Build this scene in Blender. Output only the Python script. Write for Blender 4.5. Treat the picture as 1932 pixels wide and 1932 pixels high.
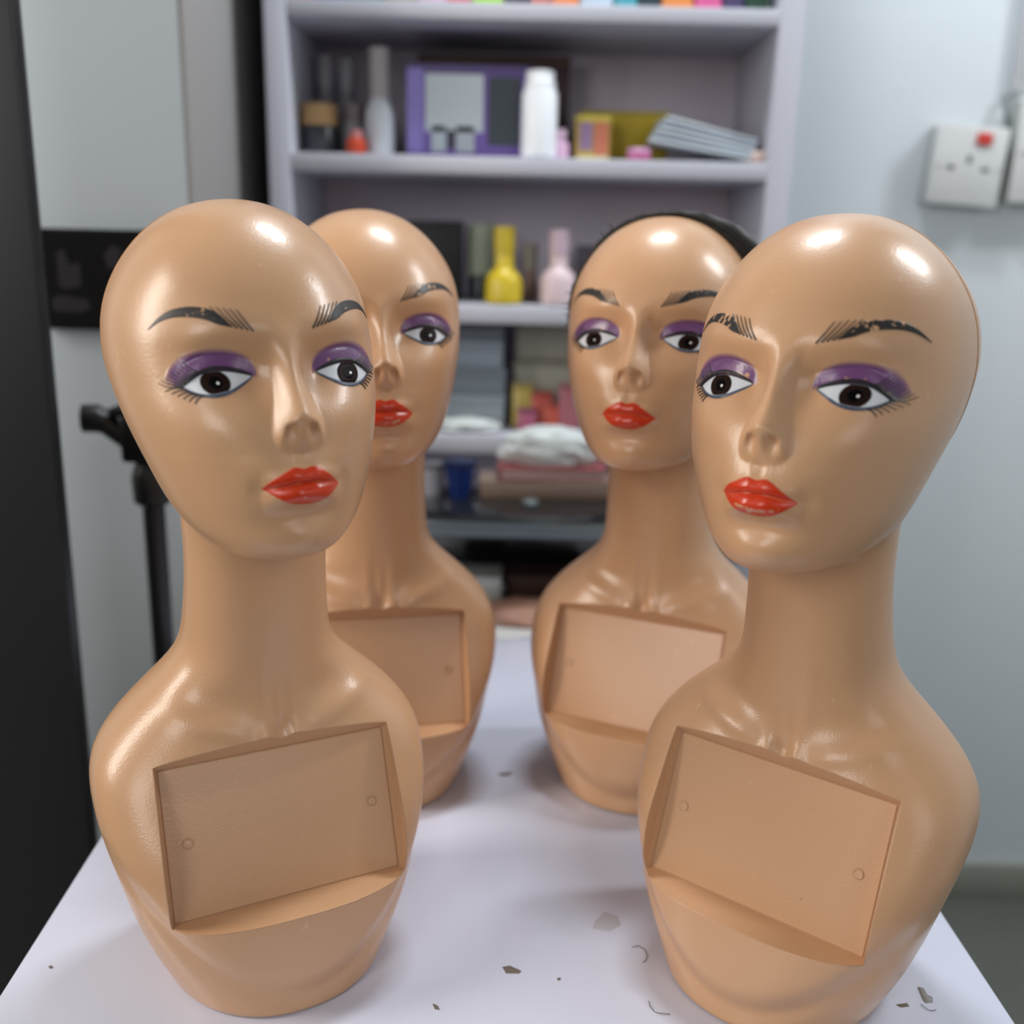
import bpy, bmesh, math, random
import numpy as np
from mathutils import Vector, Matrix

random.seed(4)
rng = np.random.default_rng(7)
for o in list(bpy.data.objects):
    bpy.data.objects.remove(o)
scene = bpy.context.scene
COL = scene.collection

# ---------------------------------------------------------------- camera
TABLE_Z = .75
CAM = Vector((0, 0, TABLE_Z+.503))
F_PX, PITCH, ROLL = 1957.7, math.radians(15.18), math.radians(1.34)
cam_data = bpy.data.cameras.new('camera')
cam_data.sensor_width = 36
cam_data.lens = F_PX/1932*36
cam_data.clip_start = .02
cam_data.dof.use_dof = True
cam_data.dof.focus_distance = .665
cam_data.dof.aperture_fstop = cam_data.lens/1000/.0110
cam = bpy.data.objects.new('camera', cam_data)
COL.objects.link(cam)
cam.matrix_world = (Matrix.Translation(CAM) @ Matrix.Rotation(math.pi/2-PITCH, 4, 'X') @ Matrix.Rotation(ROLL, 4, 'Z'))
scene.camera = cam

# ---------------------------------------------------------------- world, lights, exposure
world = bpy.data.worlds.new('world')
scene.world = world
world.use_nodes = True
world.node_tree.nodes['Background'].inputs[0].default_value = (.75, .82, 1, 1)
world.node_tree.nodes['Background'].inputs[1].default_value = .25

def area(name, loc, target, sx, sy, watts, color):
    d = bpy.data.lights.new(name, 'AREA')
    d.shape = 'RECTANGLE'; d.size = sx; d.size_y = sy; d.energy = watts; d.color = color
    o = bpy.data.objects.new(name, d)
    COL.objects.link(o)
    o.location = loc
    o.rotation_euler = (Vector(target)-Vector(loc)).to_track_quat('-Z', 'Y').to_euler()
    return o

area('tube_light', (.15, 1.28, 2.55), (.15, 1.25, 0), .40, .12, 14.5, (.92, .97, 1))
area('ceiling_light_right', (1.45, 1.15, 2.40), (.3, 1.0, .9), .2, .5, 12, (.95, .98, 1))
area('window_light_left', (-1.65, .35, 1.75), (0, .7, 1.0), .45, 1.1, 20, (1, .93, .84))
area('doorway_daylight', (-1.35, -1.55, 1.95), (0, .9, 1.0), .9, 1.2, 18, (1, .99, .97))
area('front_fill_light', (1.2, -1.55, 1.95), (0, .9, 1.0), .9, 1.2, 7, (1, .99, .97))  # added fill light behind the viewer, no window known there

vs = scene.view_settings
vs.view_transform = 'Standard'
vs.look = 'None'
vs.exposure = 0.1
vs.gamma = 1
vs.use_curve_mapping = False
scene.cycles.max_bounces = 7
scene.cycles.diffuse_bounces = 4
scene.cycles.glossy_bounces = 3
scene.cycles.caustics_reflective = False
# ---------------------------------------------------------------- mannequin surface (implicit form, local metres)
def spl_coef(xk, yk):
    xk = np.asarray(xk, float); yk = np.asarray(yk, float); n = len(xk); hh = np.diff(xk)
    A = np.zeros((n, n)); r = np.zeros(n); A[0, 0] = A[-1, -1] = 1
    for i in range(1, n - 1):
        A[i, i-1] = hh[i-1]; A[i, i] = 2*(hh[i-1]+hh[i]); A[i, i+1] = hh[i]
        r[i] = 6*((yk[i+1]-yk[i])/hh[i]-(yk[i]-yk[i-1])/hh[i-1])
    return xk, yk, np.linalg.solve(A, r)

def spl(c, x):
    xk, yk, m = c
    x = np.clip(x, xk[0], xk[-1]); i = np.clip(np.searchsorted(xk, x)-1, 0, len(xk)-2)
    h = xk[i+1]-xk[i]; a = (xk[i+1]-x)/h; b = 1-a
    return a*yk[i]+b*yk[i+1]+((a**3-a)*m[i]+(b**3-b)*m[i+1])*h*h/6

def smin(a, b, k):
    h = np.clip(.5+.5*(b-a)/k, 0, 1)
    return b*(1-h)+a*h-k*h*(1-h)

def smax(a, b, k):
    return -smin(-a, -b, k)

def sstep(a, b, x):
    u = np.clip((x-a)/(b-a), 0, 1)
    return u*u*(3-2*u)

ZH = [.30, .32, .34, .36, .38, .40, .42, .44, .46, .49, .52]
H_A = spl_coef(ZH, [.0339, .0437, .0560, .0642, .0708, .0761, .0792, .0807, .0816, .0805, .0797])
H_F = spl_coef(ZH, [-.1030, -.1090, -.1113, -.1140, -.1138, -.1090, -.1015, -.0971, -.0962, -.0960, -.0972])
H_B = spl_coef(ZH, [.0168, .0221, .0368, .0532, .0713, .0861, .0982, .1023, .1033, .1022, .0993])
ZB = [0, .025, .05, .08, .11, .14, .16, .18, .20, .22, .25, .29, .34]
B_A = spl_coef(ZB, [.0741, .0853, .0941, .1022, .1097, .1135, .1100, .0971, .0766, .0572, .0480, .0459, .0480])
B_F = spl_coef(ZB, [-.0918, -.0915, -.0900, -.0844, -.0748, -.0605, -.0509, -.0420, -.0376, -.0366, -.0381, -.0403, -.0427])
B_B = spl_coef(ZB, [.0786, .0779, .0786, .0762, .0737, .0728, .0729, .0729, .0712, .0641, .0513, .0395, .0306])
Z_TOP, Z_JAW, JAW_SLOPE, N_HEAD = .5173, .3148, .0552, 2.112
PIVOT = np.array([0, 0, .333])

def rot_m(deg):
    rx, ry, rz = np.radians(deg)
    cx, sx, cy, sy, cz, sz = np.cos(rx), np.sin(rx), np.cos(ry), np.sin(ry), np.cos(rz), np.sin(rz)
    return (np.array([[cz, -sz, 0], [sz, cz, 0], [0, 0, 1]]) @ np.array([[cy, 0, sy], [0, 1, 0], [-sy, 0, cy]])
            @ np.array([[1, 0, 0], [0, cx, -sx], [0, sx, cx]]))

R_HEAD = rot_m((-.572, -3.104, -.022))      # lean of the skull on the neck
R_FACE = rot_m((-.206, -1.38, 1.942))      # the face is turned a little on the skull

def to_face(P):
    return PIVOT+(P-PIVOT) @ R_FACE

def from_face(Q):
    return PIVOT+(Q-PIVOT) @ R_FACE.T

def gs(x, z, cx, cz, sx, sz):
    return np.exp(-.5*((x-cx)/sx)**2-.5*((z-cz)/sz)**2)

EYE_UP = spl_coef([.012, .0180, .025, .031, .0375, .0445, .0495, .054, .059], [.4188, .4218, .4240, .4252, .4254, .4240, .4210, .4172, .4115])
EYE_LO = spl_coef([.012, .0180, .026, .033, .0405, .046, .0503, .054, .059], [.4245, .4218, .4180, .4150, .4135, .4137, .4150, .4172, .421])
NOSE_H = spl_coef([.374, .382, .390, .398, .4035, .407, .412, .42, .43, .44, .45, .46],
                  [.0165, .0160, .0154, .0150, .0145, .0136, .0117, .0088, .0060, .0034, .0012, 0])
NOSE_W = spl_coef([.374, .382, .390, .398, .405, .412, .42, .43, .44, .46],
                  [.0095, .0112, .0134, .0131, .0112, .0092, .0080, .0080, .0092, .011])

def face_relief(x, z):
    """how far the face stands out (+) or sinks in (-) along its own front axis"""
    s = np.abs(x)
    D = np.zeros_like(x)
    D -= .0098*gs(s, z, .031, .4245, .0155, .0110)
    D -= .0045*gs(s, z, .0165, .4225, .0060, .0090)
    D += .0042*gs(s, z, .0360, .4200, .0120, .0072)
    D += .0022*gs(s, z, .030, .4480, .018, .0065)
    D += .0010*gs(s, z, .047, .4440, .010, .006)
    up = spl(EYE_UP, s)
    inx = sstep(.014, .021, s)*(1-sstep(.050, .057, s))
    D += .0010*sstep(-.0002, .0008, z-up)*(1-sstep(.004, .010, z-up))*inx      # edge of the upper lid
    D -= .0007*gs(s, z-up, .034, .0090, .013, .0011)                           # fold above the lid
    s2 = np.sqrt(s*s+.0011**2)-.0011
    up_n = spl(NOSE_H, z)*(1-(s2/spl(NOSE_W, z))**1.45)              # ridge and wings
    und = .0028+.66*(z-.3858-.0040*(s/.0125)**2)+.0006*gs(s, z*0, .0100, 0, .0030, 1)    # sloping underside
    nsz = np.where(z > .3962, .0022, .0048)
    und = und-.0050*np.exp(-.5*((s-.0064)/.0025)**2-.5*((z-.3962)/nsz)**2)  # nostril hollows
    nose = smax(smin(up_n, und, .0016), 0*z, .0012)-.0003
    D += np.where((z > .376) & (z < .46), nose, 0)*sstep(.376, .383, z)*(1-sstep(.445, .46, z))
    D -= .0008*gs(s, z, 0, .3805, .0026, .0045)
    D += .0004*gs(s, z, .0050, .3800, .0020, .0045)
    D += .0040*gs(s, z, 0, .3660, .0170, .0140)
    lat = np.clip(1-(s/.0235)**2, 0, 1)
    lc = .3655-.0028*np.clip(s/.022, 0, 1.3)**2+.0006*gs(s, z*0, .0055, 0, .003, 1)
    D += .0028*lat*np.exp(-.5*((z-lc-.0042)/.0032)**2)*(1-.12*gs(s, z*0, 0, 0, .0025, 1))
    D -= .0018*np.sqrt(lat)*np.exp(-.5*((z-lc)/.0011)**2)
    D += .0052*lat*np.exp(-.5*((z-lc+.0066)/.0042)**2)*(1+.05*gs(s, z*0, .006, 0, .004, 1))
    D -= .0034*gs(s, z, 0, .3455, .0135, .0046)
    D -= .0016*gs(s, z, .0245, .3625, .0035, .0045)
    D += .0034*gs(s, z, 0, .3310, .0125, .0090)
    D += .0016*gs(s, z, .045, .4010, .014, .011)
    D -= .0014*gs(s, z, .040, .3700, .010, .014)
    return D

def bust_relief(x, z):
    x = x-.0025
    s = np.abs(x)
    D = -.0040*gs(s, z, 0, .1790, .0042, .0060)
    D += .0026*gs(s, z, .0092, .1770, .0042, .0050)
    D -= .0007*gs(s, z, .0045, .1960, .0030, .0120)
    D += .0007*gs(s, z, .0110, .2050, .0035, .0200)
    t = z-(.019+.050*(s/.080)**2)                                     # shield-shaped belly under the panel
    D += np.where(z < .12, .0040*sstep(-.006, .016, t)-.0022*np.exp(-.5*((t+.005)/.006)**2)*sstep(.0, .006, z), .0040)*(1-sstep(.10, .15, z))
    zc = .1790+.0195*np.clip(s/.072, 0, 1.6)**1.5                       # collar bone
    D += .0020*np.exp(-.5*((z-zc)/.0052)**2)*sstep(.010, .030, s)*(1-sstep(.060, .088, s))
    D -= .0028*gs(s, z, .040, .2030, .0170, .0080)
    return D

def f_head(Q, D):
    x, z = Q[..., 0], Q[..., 2]
    y = Q[..., 1]+D
    x = x-.0008
    zm = .42
    a = spl(H_A, z); f = spl(H_F, z); b = spl(H_B, z)
    u = np.clip((z-zm)/(Z_TOP-zm), 0, None)
    yc = (f+b)/2; w = (b-f)/2
    q = ((np.abs(x)/a)**N_HEAD+(np.abs(y-yc)/w)**N_HEAD)
    q = (q+u**N_HEAD)**(1/N_HEAD)
    return smax((q-1)*.08, Z_JAW+JAW_SLOPE*(y+.1)-z, .02)

def f_bust(P, D):
    x, z = P[..., 0], P[..., 2]
    y = P[..., 1]+D
    a = spl(B_A, z); f = spl(B_F, z); b = spl(B_B, z)
    nb = 2.15+.6*sstep(0, .09, z)-.6*sstep(.14, .22, z)
    yc = (f+b)/2; w = (b-f)/2
    q = ((np.abs(x)/a)**nb+(np.abs(y-yc)/w)**nb)**(1/nb)
    return (q-1)*np.minimum(a, w)

def f_body(P):
    """< 0 inside the plastic"""
    shp = P.shape[:-1]
    P = P.reshape(-1, 3)
    Q = PIVOT+(P-PIVOT) @ R_HEAD
    F = to_face(P)
    D = np.zeros(len(P))
    m = (F[:, 1] < -.03) & (F[:, 2] > .29) & (F[:, 2] < .475)
    D[m] = face_relief(F[m, 0], F[m, 2])*sstep(-.03, -.055, F[m, 1])
    E = np.zeros(len(P))
    m = (P[:, 1] < 0) & (P[:, 2] < .28)
    E[m] = bust_relief(P[m, 0], P[m, 2])*sstep(0, -.02, P[m, 1])
    fb = np.maximum(f_bust(P, E), P[:, 2]-.352)
    return smin(f_head(Q, D), fb, .009).reshape(shp)

def root_along(O, d, r0, r1, nb=6, ni=9):
    """first crossing from inside to outside along O + r d"""
    n = len(O)
    a = np.full(n, r0) if np.isscalar(r0) else r0.copy()
    b = np.full(n, r1) if np.isscalar(r1) else r1.copy()
    fa = f_body(O+a[:, None]*d); fb = f_body(O+b[:, None]*d)
    for k in range(nb+ni):
        if k < nb:
            c = .5*(a+b)
        else:
            c = np.clip(b-fb*(b-a)/np.where(np.abs(fb-fa) < 1e-12, 1e-12, fb-fa), np.minimum(a, b), np.maximum(a, b))
        fc = f_body(O+c[:, None]*d)
        inside = fc < 0
        a = np.where(inside, c, a); b = np.where(inside, b, c)
        if k >= nb:                                   # Illinois weighting
            fb = np.where(inside, fb*.5, fc); fa = np.where(inside, fc, fa*.5)
        else:
            fb = np.where(inside, fb, fc); fa = np.where(inside, fc, fa)
    return .5*(a+b) if ni == 0 else c

def grad(P, e=2e-4):
    g = np.stack([f_body(P+np.eye(3)[i]*e)-f_body(P-np.eye(3)[i]*e) for i in range(3)], -1)
    return g/np.maximum(np.linalg.norm(g, axis=-1, keepdims=True), 1e-12)

def on_face(x, z, lift=0.0):
    """points of the face surface at face coordinates (x, z), lifted along the normal"""
    x = np.asarray(x, float).ravel(); z = np.asarray(z, float).ravel()
    O = from_face(np.stack([x, np.full_like(x, -.035), z], -1))
    d = np.tile((R_FACE @ np.array([0, -1., 0])), (len(x), 1))
    r = root_along(O, d, 0.0, .11, 9, 9)
    P = O+r[:, None]*d
    if np.any(lift):
        P = P+grad(P)*(np.ones(len(P))*lift)[:, None]
    return P
# ---------------------------------------------------------------- helpers
def S(r, g, b):
    """sRGB 0-255 to linear"""
    def c(v):
        v /= 255
        return v/12.92 if v <= .04045 else ((v+.055)/1.055)**2.4
    return (c(r), c(g), c(b), 1)

MATS = {}
def mat(name, rgb, rough=.5, metal=0, spec=.5, coat=0, bump=None, noise=None, emit=None):
    """rgb sRGB; bump=(scale, strength, distance); noise=(scale, amount) lightness mottling"""
    if name in MATS:
        return MATS[name]
    m = bpy.data.materials.new(name)
    m.use_nodes = True
    nt = m.node_tree; N = nt.nodes; L = nt.links
    p = N['Principled BSDF']
    p.inputs['Base Color'].default_value = S(*rgb)
    p.inputs['Roughness'].default_value = rough
    p.inputs['Metallic'].default_value = metal
    p.inputs['Specular IOR Level'].default_value = spec
    p.inputs['Coat Weight'].default_value = coat
    if emit:
        p.inputs['Emission Color'].default_value = S(*rgb)
        p.inputs['Emission Strength'].default_value = emit
    if bump or noise:
        tc = N.new('ShaderNodeTexCoord')
    if noise:
        nz = N.new('ShaderNodeTexNoise'); nz.inputs['Scale'].default_value = noise[0]; nz.inputs['Detail'].default_value = 4
        L.new(tc.outputs['Object'], nz.inputs['Vector'])
        hs = N.new('ShaderNodeHueSaturation'); hs.inputs['Color'].default_value = S(*rgb)
        mr = N.new('ShaderNodeMapRange'); mr.inputs[3].default_value = 1-noise[1]; mr.inputs[4].default_value = 1+noise[1]
        L.new(nz.outputs[0], mr.inputs[0]); L.new(mr.outputs[0], hs.inputs['Value']); L.new(hs.outputs[0], p.inputs['Base Color'])
    if bump:
        nb = N.new('ShaderNodeTexNoise'); nb.inputs['Scale'].default_value = bump[0]; nb.inputs['Detail'].default_value = 3
        L.new(tc.outputs['Object'], nb.inputs['Vector'])
        b = N.new('ShaderNodeBump'); b.inputs['Strength'].default_value = bump[1]; b.inputs['Distance'].default_value = bump[2]
        L.new(nb.outputs[0], b.inputs['Height']); L.new(b.outputs[0], p.inputs['Normal'])
    MATS[name] = m
    return m

def tag(o, label=None, cat=None, group=None, kind=None):
    if label: o['label'] = label
    if cat: o['category'] = cat
    if group: o['group'] = group
    if kind: o['kind'] = kind
    return o

def link(name, me, m=None, parent=None, smooth=True, sharp=None):
    o = bpy.data.objects.new(name, me)
    COL.objects.link(o)
    if m is not None:
        me.materials.append(m)
    if smooth:
        me.polygons.foreach_set('use_smooth', [True]*len(me.polygons))
        if sharp is not None:
            me.set_sharp_from_angle(angle=math.radians(sharp))
    if parent is not None:
        o.parent = parent
    return o

def empty(name, loc=(0, 0, 0), rz=0, parent=None):
    o = bpy.data.objects.new(name, None)
    o.empty_display_size = .05
    COL.objects.link(o)
    o.location = loc; o.rotation_euler = (0, 0, rz)
    if parent: o.parent = parent
    return o

def pydata(name, V, Fc):
    me = bpy.data.meshes.new(name)
    me.from_pydata([tuple(map(float, v)) for v in V], [], [tuple(map(int, f)) for f in Fc])
    me.update()
    return me

def grid_faces(nr, nc, wrap=False, flip=False):
    F = []
    for i in range(nr-1):
        for j in range(nc if wrap else nc-1):
            k = (j+1) % nc
            q = (i*nc+j, i*nc+k, (i+1)*nc+k, (i+1)*nc+j)
            F.append(q[::-1] if flip else q)
    return F

class MB:
    """collects simple solids in one mesh"""
    def __init__(s): s.bm = bmesh.new()
    def box(s, x0, x1, y0, y1, z0, z1, bevel=0.0, seg=2, M=None):
        r = bmesh.ops.create_cube(s.bm, size=1)
        vs = r['verts']
        for v in vs:
            v.co = Vector(((x0+x1)/2+v.co.x*(x1-x0), (y0+y1)/2+v.co.y*(y1-y0), (z0+z1)/2+v.co.z*(z1-z0)))
            if M: v.co = M @ v.co
        if bevel:
            ed = list({e for v in vs for e in v.link_edges})
            bmesh.ops.bevel(s.bm, geom=ed, offset=bevel, segments=seg, affect='EDGES', profile=.5)
        return s
    def lathe(s, prof, c=(0, 0, 0), n=28, M=None, sy=1.0):
        """prof: list of (r, z) bottom to top"""
        rows = []
        for r, z in prof:
            rows.append([s.bm.verts.new((c[0]+r*math.cos(2*math.pi*k/n), c[1]+sy*r*math.sin(2*math.pi*k/n), c[2]+z)) for k in range(n)])
        for a, b in zip(rows, rows[1:]):
            for k in range(n):
                s.bm.faces.new((a[k], a[(k+1) % n], b[(k+1) % n], b[k]))
        s.bm.faces.new(rows[0][::-1]); s.bm.faces.new(rows[-1])
        if M:
            for r in rows:
                for v in r: v.co = M @ v.co
        return s
    def tube(s, pts, rad, n=8, caps=True):
        pts = [Vector(p) for p in pts]
        rad = rad if hasattr(rad, '__len__') else [rad]*len(pts)
        up = Vector((.123, .31, .94)); rows = []
        for i, p in enumerate(pts):
            t = (pts[min(i+1, len(pts)-1)]-pts[max(i-1, 0)]).normalized()
            a = t.cross(up)
            if a.length < .05: a = t.cross(Vector((1, 0, 0)))
            a.normalize(); b = t.cross(a)
            rows.append([s.bm.verts.new(p+rad[i]*(a*math.cos(2*math.pi*k/n)+b*math.sin(2*math.pi*k/n))) for k in range(n)])
        for r0, r1 in zip(rows, rows[1:]):
            for k in range(n):
                s.bm.faces.new((r0[k], r0[(k+1) % n], r1[(k+1) % n], r1[k]))
        if caps:
            s.bm.faces.new(rows[0][::-1]); s.bm.faces.new(rows[-1])
        return s
    def prism(s, poly, y0, y1, M=None):
        """poly in (x, z), extruded along y"""
        A = [s.bm.verts.new((x, y0, z)) for x, z in poly]; B = [s.bm.verts.new((x, y1, z)) for x, z in poly]
        n = len(poly)
        s.bm.faces.new(A); s.bm.faces.new(B[::-1])
        for k in range(n):
            s.bm.faces.new((A[k], B[k], B[(k+1) % n], A[(k+1) % n]))
        if M:
            for v in A+B: v.co = M @ v.co
        return s
    def ball(s, c, r, u=10, v=7, sc=(1, 1, 1)):
        R = bmesh.ops.create_uvsphere(s.bm, u_segments=u, v_segments=v, radius=r)
        for w in R['verts']: w.co = Vector((w.co.x*sc[0]+c[0], w.co.y*sc[1]+c[1], w.co.z*sc[2]+c[2]))
        return s
    def build(s, name, m=None, parent=None, smooth=True, sharp=35):
        bmesh.ops.recalc_face_normals(s.bm, faces=s.bm.faces)
        me = bpy.data.meshes.new(name); s.bm.to_mesh(me); s.bm.free()
        return link(name, me, m, parent, smooth, sharp)

def px(u, v, Y):
    """the place at depth Y (world y) that the photograph shows at pixel u, v"""
    a, b = u-966, v-966
    cr, sr = math.cos(ROLL), math.sin(ROLL)
    a, b = cr*a+sr*b, -sr*a+cr*b
    dx, dz = a/F_PX, -b/F_PX
    c, s = math.cos(PITCH), math.sin(PITCH)
    d = Vector((dx, c+dz*s, -s+dz*c))
    return CAM+d*(Y/d.y)
# ---------------------------------------------------------------- the room
M_WALL = mat('painted_wall', (216, 224, 229), .6, bump=(60, .12, .002), noise=(1.5, .03))
M_CEIL = mat('ceiling_paint', (176, 176, 176), .8)
M_FLOOR = mat('floor_tile', (96, 98, 92), .35, noise=(6, .12))
M_SKIRT = mat('skirting', (150, 152, 142), .4, noise=(20, .06))
WALL_Y, COLUMN_Y = 1.80, 1.30
XL, XR, YF, ZC = -2.0, 1.9, -2.4, 2.62
xc = px(355, 200, COLUMN_Y).x      # corner of the projecting wall on the left

def struct(name, b, m):
    return tag(b.build(name, m), kind='structure')

tag(struct('floor', MB().box(XL-.1, XR+.1, YF-.1, WALL_Y+.1, -.06, 0), M_FLOOR), 'dark grey tiled floor below the table')
tag(struct('ceiling', MB().box(XL-.1, XR+.1, YF-.1, WALL_Y+.1, ZC, ZC+.06), M_CEIL), 'white ceiling above the room')
tag(struct('wall_back', MB().box(XL-.1, XR+.1, WALL_Y, WALL_Y+.1, 0, ZC), M_WALL), 'bluish white wall with the socket behind the shelf unit')
tag(struct('wall_right', MB().box(XR, XR+.1, YF, WALL_Y, 0, ZC), M_WALL), 'bluish white side wall on the right')
M_WARM = mat('taupe_wall_paint', (118, 110, 104), .6, noise=(1.5, .03))
tag(struct('wall_left', MB().box(XL-.1, XL, YF, WALL_Y, 0, ZC), M_WARM), 'taupe painted side wall')
tag(struct('wall_front', MB().box(XL-.1, XR+.1, YF-.1, YF, 0, ZC), M_WARM), 'taupe painted wall behind the viewer')
tag(struct('wall_column', MB().box(XL, xc-.004, COLUMN_Y, WALL_Y, 0, ZC, .004), mat('dimmed_wall_paint', (184, 194, 201), .6, noise=(1.5, .03))), 'projecting bluish white wall beside the shelf unit')  # same wall paint, darkened to stand for weaker light on this face
tag(struct('shaded_return_1', MB().box(xc-.004, xc, COLUMN_Y, WALL_Y, 0, ZC, .001), mat('shade_grey', (150, 148, 147), .6, noise=(2, .04))), 'return of the projecting wall, its shade put into the grey')  # shade on this side face is put into its grey colour
tag(struct('baseboard_back', MB().box(xc, XR, WALL_Y-.012, WALL_Y, 0, .075, .003), M_SKIRT), 'low grey skirting along the wall')
# ---------------------------------------------------------------- table
M_TABLE = mat('lilac_white_laminate', (206, 209, 227), .28, coat=.3)
tb = empty('table', (0, .9, 0), math.radians(1.6))
tag(tb, 'lilac white laminate table carrying four mannequin busts', 'table')
MB().box(-.345, .335, -.62, .57, TABLE_Z-.03, TABLE_Z, .002).build('table_top', M_TABLE, tb)
for sx in (-.30, .29):
    for sy in (-.56, .50):
        MB().box(sx-.02, sx+.02, sy-.02, sy+.02, 0, TABLE_Z-.03, .002).build('leg', M_TABLE, tb)
# ---------------------------------------------------------------- mannequin meshes
def skin_nodes(name, rgb, rough, extra=None, bevel=0, coat=.35):
    m = bpy.data.materials.new(name); m.use_nodes = True
    nt = m.node_tree; N = nt.nodes; L = nt.links
    p = N['Principled BSDF']
    tc = N.new('ShaderNodeTexCoord')
    oi = N.new('ShaderNodeObjectInfo')
    add = N.new('ShaderNodeVectorMath'); add.operation = 'ADD'
    L.new(tc.outputs['Object'], add.inputs[0])
    cmb = N.new('ShaderNodeCombineXYZ')
    ml = N.new('ShaderNodeMath'); ml.operation = 'MULTIPLY'; ml.inputs[1].default_value = 7.3
    L.new(oi.outputs['Random'], ml.inputs[0]); L.new(ml.outputs[0], cmb.inputs[0]); L.new(cmb.outputs[0], add.inputs[1])
    nz = N.new('ShaderNodeTexNoise'); nz.inputs['Scale'].default_value = 9; nz.inputs['Detail'].default_value = 5
    L.new(add.outputs[0], nz.inputs['Vector'])
    hs = N.new('ShaderNodeHueSaturation'); hs.inputs['Color'].default_value = S(*rgb)
    mr = N.new('ShaderNodeMapRange'); mr.inputs[3].default_value = .95; mr.inputs[4].default_value = 1.05
    L.new(nz.outputs[0], mr.inputs[0]); L.new(mr.outputs[0], hs.inputs['Value'])
    col = hs.outputs[0]
    if extra:
        col = extra(nt, tc, add, col)
    L.new(col, p.inputs['Base Color'])
    p.inputs['Roughness'].default_value = rough
    p.inputs['Specular IOR Level'].default_value = .5
    p.inputs['Coat Weight'].default_value = coat
    p.inputs['Coat Roughness'].default_value = .16
    b1 = N.new('ShaderNodeTexNoise'); b1.inputs['Scale'].default_value = 640; b1.inputs['Detail'].default_value = 2
    L.new(add.outputs[0], b1.inputs['Vector'])
    bp = N.new('ShaderNodeBump'); bp.inputs['Strength'].default_value = .16; bp.inputs['Distance'].default_value = .0008
    L.new(b1.outputs[0], bp.inputs['Height'])
    if bevel:
        bv = N.new('ShaderNodeBevel'); bv.samples = 4; bv.inputs['Radius'].default_value = bevel
        L.new(bv.outputs[0], bp.inputs['Normal'])
    L.new(bp.outputs[0], p.inputs['Normal']); L.new(bp.outputs[0], p.inputs['Coat Normal'])
    MATS[name] = m
    return m

SKIN = (203, 159, 121)

def scuffs(nt, tc, add, col):
    """small pale scuffs and a few dark specks in the plastic"""
    N = nt.nodes; L = nt.links
    mp = N.new('ShaderNodeMapping'); mp.inputs['Scale'].default_value = (1, 1, .35); mp.inputs['Rotation'].default_value = (.2, .5, .1)
    L.new(add.outputs[0], mp.inputs[0])
    n1 = N.new('ShaderNodeTexNoise'); n1.inputs['Scale'].default_value = 95; n1.inputs['Detail'].default_value = 6; n1.inputs['Roughness'].default_value = .62
    L.new(mp.outputs[0], n1.inputs['Vector'])
    r1 = N.new('ShaderNodeMapRange'); r1.inputs[1].default_value = .69; r1.inputs[2].default_value = .72
    L.new(n1.outputs[0], r1.inputs[0])
    mx = N.new('ShaderNodeMix'); mx.data_type = 'RGBA'; mx.inputs[7].default_value = S(226, 190, 150)
    ms = N.new('ShaderNodeMath'); ms.operation = 'MULTIPLY'; ms.inputs[1].default_value = .55
    L.new(r1.outputs[0], ms.inputs[0]); L.new(ms.outputs[0], mx.inputs[0]); L.new(col, mx.inputs[6])
    n2 = N.new('ShaderNodeTexNoise'); n2.inputs['Scale'].default_value = 150; n2.inputs['Detail'].default_value = 2
    L.new(add.outputs[0], n2.inputs['Vector'])
    r2 = N.new('ShaderNodeMapRange'); r2.inputs[1].default_value = .80; r2.inputs[2].default_value = .83
    L.new(n2.outputs[0], r2.inputs[0])
    m2 = N.new('ShaderNodeMix'); m2.data_type = 'RGBA'; m2.inputs[7].default_value = S(92, 64, 48)
    L.new(r2.outputs[0], m2.inputs[0]); L.new(mx.outputs[2], m2.inputs[6])
    return m2.outputs[2]

M_SKIN = skin_nodes('tan_plastic', SKIN, .36, scuffs, .0016)
M_SEAM = mat('seam_brown', (186, 136, 88), .5)

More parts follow.
